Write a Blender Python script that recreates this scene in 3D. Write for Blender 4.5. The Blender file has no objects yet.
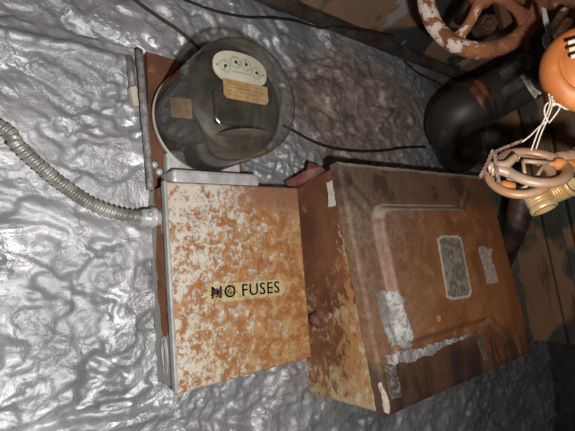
import bpy, bmesh, math, random
from mathutils import Vector, Matrix, noise
random.seed(7)
S = bpy.context.scene
COL = S.collection
PI = math.pi
H = 1.45                                   # height of the camera above the floor
# ------------------------------------------------------------------ camera
F = 447.0; PX, PY = 287.5, 215.5
XW = Vector((553, -3, F)).normalized()
ZW = Vector((-367, -4700, F)); ZW = (ZW - XW*ZW.dot(XW)).normalized()
YW = ZW.cross(XW)
R3 = Matrix((XW, YW, ZW))                  # camera (right, down, forward) -> world
CR, CD, CF = (Vector((R3[0][i], R3[1][i], R3[2][i])) for i in range(3))
C0 = Vector((0, -.67, 0))

def ray(px, py): return R3 @ Vector((px-PX, py-PY, F))
def at(px, py, y=0.0):
    d = ray(px, py); return C0 + d*((y-C0.y)/d.y)
def pt(px, py, depth): return C0 + ray(px, py)*(depth/F)
def on(px, py, p0, n):
    d = ray(px, py); return C0 + d*((p0-C0).dot(n)/d.dot(n))

cam = bpy.data.cameras.new('camera'); co = bpy.data.objects.new('camera', cam); COL.objects.link(co)
cam.sensor_width = 36; cam.lens = 36*F/575; cam.clip_start = .01
m = Matrix((CR, -CD, -CF)).transposed().to_4x4(); m.translation = C0 + Vector((0, 0, H)); co.matrix_world = m
S.camera = co

# ------------------------------------------------------------------ objects
def tag(o, label=None, cat=None, group=None, kind=None):
    if label: o['label'] = label
    if cat: o['category'] = cat
    if group: o['group'] = group
    if kind: o['kind'] = kind
    return o
WL = {}
def thing(name, label, cat, loc, group=None):
    o = bpy.data.objects.new(name, None); COL.objects.link(o)
    o.location = Vector(loc) + Vector((0, 0, H)); WL[o] = Vector(loc)
    o.empty_display_size = .02
    return tag(o, label, cat, group)
def obj(name, bm, mat, parent=None, smooth=True, label=None):
    if parent is None:
        zs = [v.co for v in bm.verts]
        base = Vector((sum(v.x for v in zs)/len(zs), sum(v.y for v in zs)/len(zs), min(v.z for v in zs)))
    else: base = WL[parent]
    for v in bm.verts: v.co -= base
    bmesh.ops.recalc_face_normals(bm, faces=bm.faces[:])
    me = bpy.data.meshes.new(name); bm.to_mesh(me); bm.free()
    for p in me.polygons: p.use_smooth = smooth
    o = bpy.data.objects.new(name, me); COL.objects.link(o)
    if mat: me.materials.append(mat)
    if parent is None: o.location = base + Vector((0, 0, H))
    else: o.parent = parent
    WL[o] = base
    if label: o['label'] = label
    return o
def sharp(o, ang=35):
    me = o.data
    bm = bmesh.new(); bm.from_mesh(me)
    for e in bm.edges:
        if len(e.link_faces) == 2 and e.calc_face_angle(0) > math.radians(ang): e.smooth = False
    bm.to_mesh(me); bm.free(); return o

# ------------------------------------------------------------------ shapes
def frame_of(axis):
    w = Vector(axis).normalized()
    t = Vector((0, 0, 1)) if abs(w.z) < .9 else Vector((1, 0, 0))
    u = t.cross(w).normalized(); return u, w.cross(u), w
def add_box(bm, lo, hi, bev=0.0, seg=2, mat=None):
    r = bmesh.ops.create_cube(bm, size=1)
    vs = r['verts']
    for v in vs:
        v.co = Vector([lo[i]+(v.co[i]+.5)*(hi[i]-lo[i]) for i in range(3)])
    if bev:
        es = list({e for v in vs for e in v.link_edges})
        g = bmesh.ops.bevel(bm, geom=es, offset=bev, segments=seg, profile=.5, affect='EDGES')
        vs = list({v for f in g['faces'] for v in f.verts} | {v for v in vs if v.is_valid})
    if mat is not None:
        for v in vs: v.co = mat @ v.co
    return vs
def add_lathe(bm, base, axis, prof, n=48, wob=0.0):
    """prof: (radius, height along the axis)"""
    u, v, w = frame_of(axis); base = Vector(base); rings = []
    for r, h in prof:
        if r < 1e-6: rings.append([bm.verts.new(base + w*h)])
        else:
            rings.append([bm.verts.new(base + w*h + (u*math.cos(2*PI*i/n)+v*math.sin(2*PI*i/n))*r*(1+wob*noise.noise(Vector((i*.7, h*60, r*40))))) for i in range(n)])
    for a, b in zip(rings, rings[1:]):
        for i in range(n):
            j = (i+1) % n
            if len(a) == 1 and len(b) == 1: continue
            if len(a) == 1: bm.faces.new((a[0], b[i], b[j]))
            elif len(b) == 1: bm.faces.new((a[i], b[0], a[j]))
            else: bm.faces.new((a[i], b[i], b[j], a[j]))
    return rings
def catmull(P, n=8):
    P = [Vector(p) for p in P]; Q = [P[0]*2-P[1]] + P + [P[-1]*2-P[-2]]; out = []
    for k in range(1, len(Q)-2):
        a, b, c, d = Q[k-1:k+3]
        for i in range(n):
            t = i/n
            out.append(.5*((2*b)+(c-a)*t+(2*a-5*b+4*c-d)*t*t+(3*b-a-3*c+d)*t**3))
    return out + [P[-1]]
def add_tube(bm, P, r, n=12, closed=False, cap=True):
    """r: number or function (k, fraction, angle index) -> radius"""
    P = [Vector(p) for p in P]; N = len(P)
    tan = []
    for k in range(N):
        a = P[(k-1) % N] if (closed or k > 0) else P[k]
        b = P[(k+1) % N] if (closed or k < N-1) else P[k]
        tan.append((b-a).normalized())
    u, v, w = frame_of(tan[0]); rings = []
    for k in range(N):
        u = (u - tan[k]*u.dot(tan[k])).normalized(); v = tan[k].cross(u)
        ring = []
        for i in range(n):
            rr = r(k, k/max(1, N-1), i/n) if callable(r) else r
            ring.append(bm.verts.new(P[k]+(u*math.cos(2*PI*i/n)+v*math.sin(2*PI*i/n))*rr))
        rings.append(ring)
    last = N if closed else N-1
    off = 0
    if closed:                                             # least twist for the seam
        off = min(range(n), key=lambda s: (rings[-1][0].co-rings[0][s].co).length)
    for k in range(last):
        a, b = rings[k], rings[(k+1) % N]; s = off if (closed and k == N-1) else 0
        for i in range(n):
            bm.faces.new((a[i], a[(i+1) % n], b[(i+1+s) % n], b[(i+s) % n]))
    if cap and not closed:
        bm.faces.new(rings[0][::-1]); bm.faces.new(rings[-1])
    return rings
def add_prism(bm, pts, thick):
    """pts: 3D outline; thick: vector from the outline to its back"""
    a = [bm.verts.new(p) for p in pts]; b = [bm.verts.new(Vector(p)+thick) for p in pts]; n = len(a)
    fs = [bm.faces.new(a), bm.faces.new(b[::-1])]
    for i in range(n): bm.faces.new((a[i], b[i], b[(i+1) % n], a[(i+1) % n]))
    bmesh.ops.triangulate(bm, faces=fs[:2])
def ring_pts(c, axis, r, n=64, start=0, end=2*PI, closed=True):
    u, v, w = frame_of(axis); c = Vector(c)
    m = n if closed else n-1
    return [c+(u*math.cos(start+(end-start)*i/m)+v*math.sin(start+(end-start)*i/m))*r for i in range(n)]
def ragged(pix, amp, step=2.2, seed=0):
    """pixel-outline -> denser outline with ragged edge (still in picture units, put onto a real surface afterwards)"""
    out = []
    for (a, b), (c, d) in zip(pix, pix[1:]+pix[:1]):
        L = math.hypot(c-a, d-b); n = max(1, int(L/step))
        for i in range(n):
            t = i/n; x, y = a+(c-a)*t, b+(d-b)*t
            out.append((x+amp*noise.noise(Vector((x*.45, y*.45, seed))), y+amp*noise.noise(Vector((x*.45, y*.45, seed+9)))))
    return out

# ------------------------------------------------------------------ materials
class M:
    def __init__(s, name, rough=.6, metal=0.0, spec=.4):
        s.m = bpy.data.materials.new(name); s.m.use_nodes = True
        s.t = s.m.node_tree; s.N = s.t.nodes; s.L = s.t.links
        s.b = s.N['Principled BSDF']
        s.b.inputs['Roughness'].default_value = rough; s.b.inputs['Metallic'].default_value = metal
        s.b.inputs['Specular IOR Level'].default_value = spec
        tc = s.N.new('ShaderNodeTexCoord'); s.co = tc.outputs['Object']
        s.h = None
    def pos(s, scale=(1, 1, 1), rot=(0, 0, 0), loc=(0, 0, 0)):
        n = s.N.new('ShaderNodeMapping'); n.inputs['Scale'].default_value = scale; n.inputs['Rotation'].default_value = rot; n.inputs['Location'].default_value = loc
        s.L.new(s.co, n.inputs[0]); return n.outputs[0]
    def noise(s, scale, detail=6, rough=.6, dist=0.0, vec=None):
        n = s.N.new('ShaderNodeTexNoise'); n.inputs['Scale'].default_value = scale; n.inputs['Detail'].default_value = detail
        n.inputs['Roughness'].default_value = rough; n.inputs['Distortion'].default_value = dist
        s.L.new(vec or s.co, n.inputs['Vector']); return n.outputs['Fac']
    def voro(s, scale, feat='F1', vec=None):
        n = s.N.new('ShaderNodeTexVoronoi'); n.feature = feat; n.inputs['Scale'].default_value = scale
        s.L.new(vec or s.co, n.inputs['Vector']); return n.outputs['Distance']
    def axis(s, i):
        n = s.N.new('ShaderNodeSeparateXYZ'); s.L.new(s.co, n.inputs[0]); return n.outputs[i]
    def math(s, op, a, b=0.0, c=None):
        n = s.N.new('ShaderNodeMath'); n.operation = op
        for i, x in enumerate((a, b, c)):
            if x is None: continue
            if isinstance(x, (int, float)): n.inputs[i].default_value = x
            else: s.L.new(x, n.inputs[i])
        return n.outputs[0]
    def rng(s, v, a, b, c=0.0, d=1.0, smooth=True):
        n = s.N.new('ShaderNodeMapRange'); n.interpolation_type = 'SMOOTHSTEP' if smooth else 'LINEAR'
        for i, x in enumerate((a, b, c, d)): n.inputs[i+1].default_value = x
        s.L.new(v, n.inputs[0]); return n.outputs[0]
    def ramp(s, v, stops):
        n = s.N.new('ShaderNodeValToRGB'); e = n.color_ramp.elements
        while len(e) < len(stops): e.new(.5)
        for x, (p, c) in zip(e, stops): x.position = p; x.color = (*c, 1)
        s.L.new(v, n.inputs[0]); return n.outputs[0]
    def mix(s, f, a, b):
        n = s.N.new('ShaderNodeMix'); n.data_type = 'RGBA'
        for i, x in ((0, f), (6, a), (7, b)):
            if isinstance(x, (int, float)): n.inputs[i].default_value = x
            elif isinstance(x, tuple): n.inputs[i].default_value = (*x, 1)
            else: s.L.new(x, n.inputs[i])
        return n.outputs[2]
    def col(s, c):
        if isinstance(c, tuple): s.b.inputs['Base Color'].default_value = (*c, 1)
        else: s.L.new(c, s.b.inputs['Base Color'])
        return s
    def rgh(s, c): s.L.new(c, s.b.inputs['Roughness']); return s
    def met(s, c): s.L.new(c, s.b.inputs['Metallic']); return s
    def bump(s, h, strength=.5, dist=.002):
        n = s.N.new('ShaderNodeBump'); n.inputs['Strength'].default_value = strength; n.inputs['Distance'].default_value = dist
        s.L.new(h, n.inputs['Height'])
        if s.h: s.L.new(s.h, n.inputs['Normal'])
        s.h = n.outputs[0]; s.L.new(s.h, s.b.inputs['Normal']); return s
    def done(s): return s.m

def silver_wall():
    s = M('silver painted stone', .42, .35, .5)
    big = s.noise(5, 5, .6, .4); fine = s.noise(90, 6, .65, .6); mid = s.noise(26, 6, .6, .8)
    c = s.mix(s.rng(big, .35, .7), (.36, .36, .375), (.50, .50, .51))
    c = s.mix(s.rng(mid, .62, .8), c, (.60, .60, .61))
    # brown, bare patch of wall to the right of the meter
    x, z = s.axis(0), s.axis(2)
    return s, c, x, z, fine, mid, big
def rust(name, base, dark, light, rough=.75, scale=40, bump=.5, bd=.0015, spec=.3):
    s = M(name, rough, 0, spec)
    a = s.noise(scale, 8, .65, .3); b = s.noise(scale*.22, 5, .6, .5); f = s.noise(scale*5, 4, .7)
    c = s.mix(s.rng(b, .35, .7), dark, base)
    c = s.mix(s.rng(a, .55, .72), c, light)
    c = s.mix(s.rng(f, .6, .8), c, dark)
    s.col(c); s.bump(s.math('ADD', a, s.math('MULTIPLY', f, .4)), bump, bd)
    return s, c, a, b, f

# silver wall
WX0, WX1, WZ0, WZ1 = -.75, 1.62, -1.45, .60
def wall_origin(): return None
s = M('silver painted stone', .45, .55, .5)
big = s.noise(4, 5, .6, .4); mid = s.noise(24, 7, .62, .9); fine = s.noise(110, 6, .65, .5)
xx, zz = s.axis(0), s.axis(2)
col = s.mix(s.rng(big, .35, .7), (.35, .355, .375), (.58, .585, .61))
col = s.mix(s.rng(mid, .56, .76), col, (.69, .695, .72))
col = s.mix(s.rng(s.noise(9, 6, .7, .8), .56, .70, 0, .55), col, (.25, .245, .23))
WALL = dict(s=s, big=big, mid=mid, fine=fine, col=col)

def M_simple(name, c1, c2, rough=.5, metal=0.0, scale=30, bump=.2, bd=.0008, spec=.4):
    s = M(name, rough, metal, spec); n = s.noise(scale, 6, .6, .3)
    s.col(s.mix(s.rng(n, .35, .68), c1, c2)); s.bump(s.noise(scale*3, 5, .6), bump, bd); return s.done()

rust_plate = rust('rusty backing plate', (.20, .075, .035), (.09, .04, .025), (.30, .15, .08), scale=45)[0].done()
grey_paint = M_simple('dull grey paint', (.30, .30, .29), (.42, .42, .40), .55, .1, 35, .5, .001)
silver_paint = M_simple('silver paint on metal', (.40, .40, .40), (.58, .58, .58), .42, .2, 40, .5, .0012)
dirty_silver = M_simple('dirty silver paint', (.17, .165, .16), (.40, .395, .385), .45, .3, 55, .7, .0015)
conduit_m = M_simple('armoured conduit metal', (.22, .205, .17), (.50, .49, .46), .45, .4, 40, .5, .0006)
void_m = M_simple('black void', (.012, .011, .010), (.035, .030, .026), .55, 0, 30, .4, .001)
wire_m = M_simple('dark cable rubber', (.014, .010, .009), (.032, .022, .019), .6, 0, 60, .2, .0006)
beam_m = M_simple('dark iron bar', (.030, .024, .020), (.075, .058, .047), .55, .1, 25, .4, .001)
inner_m = M_simple('meter works, dark metal', (.028, .026, .020), (.066, .060, .046), .5, .2, 40, .2, .0005)
dial_m = M_simple('dial enamel', (.62, .62, .52), (.72, .72, .62), .5, 0, 40, .05, .0003)
ink_m = M_simple('black ink', (.012, .012, .012), (.03, .03, .03), .7)
string_m = M_simple('white string', (.55, .47, .40), (.75, .66, .58), .8, 0, 200, .4, .0004)
twine_m = M_simple('brown twine', (.13, .075, .06), (.30, .20, .16), .85, 0, 150, .5, .0006)
# ------------------------------------------------------------------ SETTING
def smooth(a, b, x):
    t = max(0, min(1, (x-a)/(b-a))); return t*t*(3-2*t)
RIDGES = [[(at(-40, 28), .010), (at(0, 36), .010), (at(28, 42), .011), (at(62, 47), .012), (at(90, 52), .010), (at(128, 60), .010)]]
DIP = [(at(-60, 140), .0), (at(0, 168), .0), (at(50, 188), .0), (at(100, 205), .0), (at(150, 212), .0)]
BUMPS = [(at(75, 45), .010, .009), (at(103, 57), .011, .010), (at(62, 268), .011, -.011), (at(50, 285), .016, -.010), (at(12, 352), .012, -.012), (at(30, 340), .014, .006),
         (at(75, 375), .013, .006), (at(105, 365), .012, .005), (at(63, 245), .006, -.006), (at(108, 250), .008, .006), (at(92, 251), .007, .005), (at(45, 248), .012, .005),
         (at(85, 375), .016, -.004), (at(10, 245), .015, .004), (at(22, 268), .016, -.005)]
def seg_d(p, a, b):
    ax, az = a.x, a.z; dx, dz = b.x-ax, b.z-az
    t = max(0, min(1, ((p[0]-ax)*dx+(p[1]-az)*dz)/(dx*dx+dz*dz)))
    return math.hypot(p[0]-ax-dx*t, p[1]-az-dz*t)
def wall_h(x, z):
    w = Vector((x*7, z*7, 3.1)); wx = noise.noise(w)*.035; wz = noise.noise(w+Vector((9, 4, 2)))*.03
    p = Vector((x+wx, 0, z+wz))
    h = .008*noise.noise(p*3.3+Vector((0, 5, 0)))
    amp = .28+.95*smooth(-.12, .30, noise.noise(Vector((p.x*5+3, 8.8, p.z*7))))
    h += .0045*amp*noise.noise(Vector((p.x*11+p.z*4, 1.7, p.z*17)))
    q = noise.ridged_multi_fractal(Vector((p.x*18+p.z*5, 4.4, p.z*24)), 1.0, 2.1, 3, 1.0, 2.0)
    h += .0016*amp*(q-1.1)
    blot = noise.noise(Vector((p.x*17, 7.7, p.z*24)))
    h -= .006*smooth(.18, .34, blot)
    h += .0036*amp*noise.noise(Vector((p.x*38, 2.2, p.z*55)))+.0022*amp*noise.noise(Vector((p.x*95+p.z*30, 5.2, p.z*120)))
    t1 = noise.fractal(Vector((p.x*8+p.z*3+wx*8, 11.3, p.z*12+wz*8)), 1.0, 2.0, 4)
    h += .0060*smooth(-.06, .06, t1)-.003
    t2 = noise.fractal(Vector((p.x*20+p.z*6+wx*14, 21.3, p.z*28)), 1.0, 2.0, 3)
    h += .0032*smooth(.02, .10, t2)-.0015
    for R in RIDGES:
        for (a, ra), (b, rb) in zip(R, R[1:]):
            d = seg_d((x, z+wz*.25), a, b)
            if d < .03: h = max(h, h*.4+.011*(1-smooth(.003, .014, d)))
    for (a, _), (b, _) in zip(DIP, DIP[1:]):
        d = seg_d((x, z+wz*.3), a, b)
        if d < .06: h -= .004*(1-smooth(.012, .035, d))
    for c, r, a in BUMPS:
        d = math.hypot((x-c.x)*.7, z-c.z+wz*.3)*(1+.55*noise.noise(Vector((x*60, z*70, r*900))))
        if d < r*1.8: h += a*.75*(1-smooth(r*.35, r*1.4, d))
    return max(-.020, min(.016, h))
xs = []; x = WX0
while x < WX1:
    xs.append(x); x += .012 if x < -.05 else (.0034 if x < .6 else .0046)
xs.append(WX1)
zs = []; z = WZ0
while z < WZ1:
    zs.append(z); z += .03 if z < -.76 else (.0042 if z < -.3 else .0034)
zs.append(WZ1)
bm = bmesh.new(); grid = []
for z in zs:
    grid.append([bm.verts.new((x, -wall_h(x, z), z)) for x in xs])
for a, b in zip(grid, grid[1:]):
    for i in range(len(xs)-1): bm.faces.new((a[i], a[i+1], b[i+1], b[i]))
# a solid slab: skirt and back
ring = grid[0] + [r[-1] for r in grid[1:]] + grid[-1][-2::-1] + [r[0] for r in grid[-2:0:-1]]
back = [bm.verts.new((v.co.x, .12, v.co.z)) for v in ring]
for i in range(len(ring)):
    j = (i+1) % len(ring); bm.faces.new((ring[j], ring[i], back[i], back[j]))
bm.faces.new(back)
wall = obj('wall_back', bm, None)
wo = WL[wall]
s = WALL['s']
def local(p): return (p.x-wo.x, 0, p.z-wo.z)
cx, cz = local(at(362, 112))[0::2]
dx = s.math('MULTIPLY', s.math('SUBTRACT', s.axis(0), cx), 1/.235); dz = s.math('MULTIPLY', s.math('SUBTRACT', s.axis(2), cz), 1/.155)
dd = s.math('SQRT', s.math('ADD', s.math('MULTIPLY', dx, dx), s.math('MULTIPLY', dz, dz)))
dd = s.math('ADD', dd, s.math('MULTIPLY', s.math('SUBTRACT', WALL['mid'], .5), .8))
patch = s.rng(dd, .70, 1.1, .85, 0)
brown = s.mix(s.rng(WALL['mid'], .36, .66), (.13, .085, .062), (.38, .285, .225))
col = s.mix(patch, WALL['col'], brown)
# light falloff painted in: the wall colour darkens towards its far end
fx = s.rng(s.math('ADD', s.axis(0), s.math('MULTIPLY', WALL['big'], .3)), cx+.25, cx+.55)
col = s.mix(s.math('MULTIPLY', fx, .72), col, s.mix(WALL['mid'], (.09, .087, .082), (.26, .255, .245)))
s.col(col)
s.met(s.math('MULTIPLY', s.math('SUBTRACT', 1.0, s.math('MULTIPLY', patch, .7)), .58))
s.rgh(s.rng(s.noise(6, 4, .6, .6), .38, .62, .36, .58))
hh = s.math('ADD', s.math('MULTIPLY', s.noise(50, 8, .64, .8), .7), s.math('MULTIPLY', s.noise(260, 4, .7), .25))
hh = s.math('ADD', hh, s.math('MULTIPLY', s.rng(s.noise(11, 4, .6, .6), .47, .62), s.math('MULTIPLY', s.noise(85, 5, .6, 1.4), 1.2)))
s.bump(hh, .75, .0034)
wall.data.materials.append(s.done()); tag(wall, kind='structure')

# brown boarded wall at the end, ceiling with blotchy brown paint
s = M('brown camouflage paint on boards', .62, 0, .35)
a = s.noise(5, 3, .5, .6, s.pos((1, 1, 1), (0, 0, 0), (2.3, .4, .9))); b = s.noise(60, 7, .65); st = s.noise(30, 5, .6, 0, s.pos((1, 1, .12)))
c = s.ramp(a, [(.0, (.22, .115, .06)), (.52, (.26, .14, .075)), (.58, (.055, .056, .050)), (1, (.045, .045, .040))])
c = s.mix(s.rng(st, .5, .75), c, (.055, .030, .020))
s.col(s.mix(s.rng(b, .6, .78), c, (.20, .13, .09))); s.bump(b, .4, .0015); camo = s.done()
s = M('blotchy brown ceiling paint', .55, .1, .4)
a = s.noise(6.5, 2.5, .5, .9); b = s.noise(50, 7, .65); g = s.noise(9, 3, .5, .4, s.pos((1, 1, 1), (0, 0, 0), (3, 1, 7)))
c = s.ramp(a, [(.0, (.20, .125, .08)), (.46, (.24, .15, .095)), (.50, (.045, .045, .042)), (1, (.035, .035, .034))])
c = s.mix(s.rng(g, .60, .66), c, (.30, .29, .27))
s.col(s.mix(s.rng(b, .58, .78), c, (.10, .07, .05))); s.bump(b, .4, .002); ceil_m = s.done()
bm = bmesh.new()
add_prism(bm, [Vector((x, y, z)) for x, y, z in ((-.75, .1, .50), (-.75, -.02, .515), (-.75, -.75, .86), (-.75, -.75, .92), (-.75, .1, .60))], Vector((2.75, 0, 0)))
tag(obj('ceiling', bm, ceil_m, smooth=False), kind='structure')
bm = bmesh.new()
e1 = .0
for k, (ya, yb, dep) in enumerate(((.05, -.070, 0), (-.074, -.098, .012), (-.101, -.150, .004), (-.153, -.175, .02), (-.178, -.26, .006), (-.264, -.36, .0), (-.364, -.50, .008), (-.504, -.70, 0))):
    x0 = 1.475-dep
    add_box(bm, (x0, yb, -.335), (x0+.06, ya, .62), .003)
for v in bm.verts: v.co.x -= v.co.z*.19
w2 = obj('wall_right', bm, camo, smooth=False); tag(w2, kind='structure')
bm = bmesh.new(); add_box(bm, (1.62, -.75, -1.45), (1.68, .12, -.30), .002)  # unlit void below the boards, its darkness put into a near-black panel
tag(obj('wall_far', bm, void_m, smooth=False), kind='structure')
bm = bmesh.new(); add_box(bm, (-.75, -2.2, -1.50), (1.68, .12, -1.45))
fl = rust('bare concrete floor', (.11, .10, .095), (.06, .055, .05), (.16, .15, .14), .85, 12)[0].done()
tag(obj('floor', bm, fl, smooth=False), kind='structure')

# ------------------------------------------------------------------ iron bar along the top of the wall
bm = bmesh.new()
A_, B_ = Vector((-.3, -.035, .512)), Vector((1.50, -.035, .462))
dirv = (B_-A_).normalized(); upv = Vector((0, -.3, 1)); upv = (upv-dirv*upv.dot(dirv)).normalized(); outv = dirv.cross(upv)
Lb = (B_-A_).length
mt = Matrix((dirv, outv, upv)).transposed().to_4x4(); mt.translation = A_
add_box(bm, (0, -.010, -.006), (Lb, .012, .014), .003, 2, mt)
add_box(bm, (0, -.0105, .0145), (Lb, .004, .022), .002, 2, mt)
tag(obj('iron_bar', bm, beam_m, smooth=False), 'long dark iron bar fixed along the top edge of the silver wall', 'bar')

# ------------------------------------------------------------------ cables on the wall
def wire(name, pts, r, label, mat=wire_m, cat='cable'):
    bm = bmesh.new(); P = catmull(pts, 8)
    add_tube(bm, P, lambda k, f, i: r*(1+.08*noise.noise(Vector((k*.6, i*3, 1)))), 10)
    return tag(obj(name, bm, mat), label, cat)
wire('power_cable', [at(110, -25, -.018), at(135, 0, -.019), at(160, 18, -.020), at(182, 33, -.022), at(203, 52, -.024), at(225, 72, -.012)], .0029,
     'thick dark cable running down the wall into the back of the glass meter')
wire('thin_wire', [at(165, -8, -.015), at(190, 2, -.016), at(215, 11, -.018), at(245, 17, -.019), at(272, 18, -.02), at(295, 21, -.022), at(312, 26, -.022), at(322, 28.5, -.035), at(333, 27, -.060), at(352, 29, -.066), at(372, 32, -.068), at(394, 37, -.068)], .0022,
     'thin black wire hanging across the top of the wall and over the iron bar')
wire('drooping_wire', [at(284, 126, -.016), at(294, 131, -.017), at(310, 140, -.018), at(332, 148, -.019), at(360, 151.5, -.018), at(385, 150.5, -.017), at(402, 148, -.018), at(425, 147, -.016)], .0026,
     'drooping dark wire between the glass meter and the black pipe')
wire('stray_wire', [at(405, 62, -.02), at(418, 73, -.02), at(432, 80, -.02), at(450, 90, -.018), at(462, 97, -.015)], .0026,
     'short dark wire slanting down from the iron bar to the black pipe')

# ------------------------------------------------------------------ backing plate behind the meter
bp = thing('backing_plate', 'rusty steel plate with a grey edge bar behind the glass meter', 'plate', (.27, -.005, .12))
bm = bmesh.new()
PL = [at(147, 52, -.012), at(197, 66, -.012), Vector((.44, -.012, .34)), Vector((.44, -.012, .124)), Vector((.268, -.012, .124))]
add_prism(bm, PL, Vector((0, .022, 0))); obj('plate', bm, rust_plate, bp, False)
bm = bmesh.new()
a, b = at(139, 50, -.016), at(151, 190, -.016)
e = (b-a)
add_tube(bm, [a+e*(i/24)+Vector((.0012*noise.noise(Vector((i*.8, 0, 0))), 0, 0)) for i in range(25)], lambda k, f, i: .0056*(1+.15*noise.noise(Vector((k*.9, math.cos(i*2*PI), math.sin(i*2*PI))))), 12)
obj('edge_bar', bm, dirty_silver, bp)
bm = bmesh.new()
add_tube(bm, [at(129, 57, -.010), at(131, 72, -.010), at(133, 86, -.010)], .0055, 10)
obj('clip', bm, dirty_silver, bp)
bm = bmesh.new()
add_prism(bm, [at(130, 87, -.012), at(136, 86, -.012), at(139, 105, -.012), at(134, 106, -.012)], Vector((0, .012, 0)))
obj('clip_foot', bm, M_simple('cream paint chip', (.50, .46, .36), (.60, .55, .45), .6), bp, False)
bm = bmesh.new()
for p in (at(159, 172, -.013), at(154, 165, -.013)):
    add_lathe(bm, p, (0, -1, 0), [(0, .006), (.004, .005), (.006, .002), (.0062, -.002), (0, -.002)], 12)
obj('bolt', bm, silver_paint, bp)

# ------------------------------------------------------------------ electricity meter
MX, MZ, MR = .357, .233, .084
met = thing('electricity_meter', 'round glass covered electricity meter with dials above the NO FUSES box', 'meter', (MX, -.012, MZ-MR))
def lathe_y(prof, n=64, cx=MX, cz=MZ):
    bm = bmesh.new(); add_lathe(bm, (cx, 0, cz), (0, -1, 0), prof, n); return bm
obj('base', lathe_y([(0, .0125), (.078, .0125), (.083, .016), (.084, .024), (.080, .026), (.080, .028)]), grey_paint, met)
obj('gasket_ring', lathe_y([(.0835, .0268), (.0858, .026), (.0864, .029), (.0858, .032), (.0846, .0325), (.0835, .0268)]), M_simple('pale ring metal', (.50, .47, .36), (.62, .58, .46), .45, .3), met)
# glass: thin clear shell, clear with a fresnel gloss and a brownish film of grime
s = M('old meter glass', .08, 0, .5)
nt, N_, L_ = s.t, s.N, s.L
N_.remove(s.b)
tr = N_.new('ShaderNodeBsdfTransparent'); gl = N_.new('ShaderNodeBsdfGlossy'); gl.inputs['Roughness'].default_value = .09
df = N_.new('ShaderNodeBsdfDiffuse'); df.inputs['Color'].default_value = (.24, .22, .19, 1)
fr = N_.new('ShaderNodeLayerWeight'); fr.inputs['Blend'].default_value = .5
m1 = N_.new('ShaderNodeMixShader'); m2 = N_.new('ShaderNodeMixShader')
grime = s.rng(s.noise(22, 6, .65, .5, s.pos((1, 1, .35))), .42, .8, .02, .16)
lw = N_.new('ShaderNodeLayerWeight'); lw.inputs['Blend'].default_value = .35
f2 = s.math('POWER', lw.outputs['Facing'], 1.6)
tint = s.mix(f2, (.95, .94, .89), (.30, .28, .24))
L_.new(tint, tr.inputs['Color'])
L_.new(s.math('ADD', grime, s.math('MULTIPLY', f2, .38)), m1.inputs[0]); L_.new(tr.outputs[0], m1.inputs[1]); L_.new(df.outputs[0], m1.inputs[2])
L_.new(s.math('ADD', .04, s.math('MULTIPLY', .8, s.math('POWER', fr.outputs['Facing'], 5.0))), m2.inputs[0]); L_.new(m1.outputs[0], m2.inputs[1]); L_.new(gl.outputs[0], m2.inputs[2])
L_.new(m2.outputs[0], N_['Material Output'].inputs['Surface'])
glass_m = s.done()
prof = [(.0838, .0285), (.0850, .036), (.0858, .075), (.0868, .112), (.0872, .140), (.0868, .154), (.0850, .164), (.0815, .1715), (.0760, .1765), (.068, .1795), (.056, .1815), (.040, .1830), (.020, .1835), (0, .1837)]
obj('glass_cover', lathe_y(prof, 96), glass_m, met)
# dark works inside
obj('works', lathe_y([(0, .028), (.0815, .0285), (.0815, .032), (.0800, .036), (.0796, .134), (.076, .139), (0, .140)]), inner_m, met)
bm = bmesh.new()
add_box(bm, (MX-.044, -.146, MZ-.040), (MX+.044, -.090, MZ+.010), .004); add_box(bm, (MX-.052, -.138, MZ-.055), (MX-.046, -.110, MZ+.03), .002); add_box(bm, (MX+.046, -.138, MZ-.055), (MX+.052, -.110, MZ+.03), .002)
obj('register_frame', bm, inner_m, met, False)
bm = bmesh.new()
add_lathe(bm, (MX, -.143, MZ-.056), (0, 0, 1), [(0, 0), (.040, 0), (.041, .0008), (.040, .0016), (0, .0016)], 48)
obj('spinning_disc', bm, M_simple('disc metal', (.09, .085, .07), (.14, .13, .11), .5, .3), met)
# dial plate: wide rounded plate with a flat lower edge
DY = -.150
dc = on(241, 69.5, Vector((0, DY, 0)), Vector((0, 1, 0)))
bm = bmesh.new()
DW, DH = .046, .0255
pts = [Vector((dc.x+DW*math.copysign(abs(math.cos(t))**.85, math.cos(t)), DY, dc.z+DH*math.copysign(abs(math.sin(t))**.85, math.sin(t)))) for t in [2*PI*i/48 for i in range(48)]]
add_prism(bm, pts, Vector((0, .003, 0)))
dial = obj('dial_plate', bm, dial_m, met, False)
# ring of ticks, numerals and pointers of the four dials
def text_bm(bm, txt, size, c, right, up, align='CENTER', thick=0.0):
    cu = bpy.data.curves.new('t', 'FONT'); cu.body = txt; cu.size = size; cu.align_x = align; cu.align_y = 'CENTER'; cu.extrude = thick; cu.resolution_u = 3; cu.space_character = 1.12 if txt in ('NO', 'FUSES') else 1.0
    o = bpy.data.objects.new('t', cu); COL.objects.link(o)
    dg = bpy.context.evaluated_depsgraph_get(); me = bpy.data.meshes.new_from_object(o.evaluated_get(dg))
    n0 = len(bm.verts); bm.from_mesh(me); bm.verts.ensure_lookup_table()
    nrm = right.cross(up)
    for v in bm.verts[n0:]: v.co = Vector(c) + right*v.co.x + up*v.co.y + nrm*v.co.z
    bpy.data.objects.remove(o); bpy.data.curves.remove(cu); bpy.data.meshes.remove(me)
XV, ZV = Vector((1, 0, 0)), Vector((0, 0, 1))
bm = bmesh.new()
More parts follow.
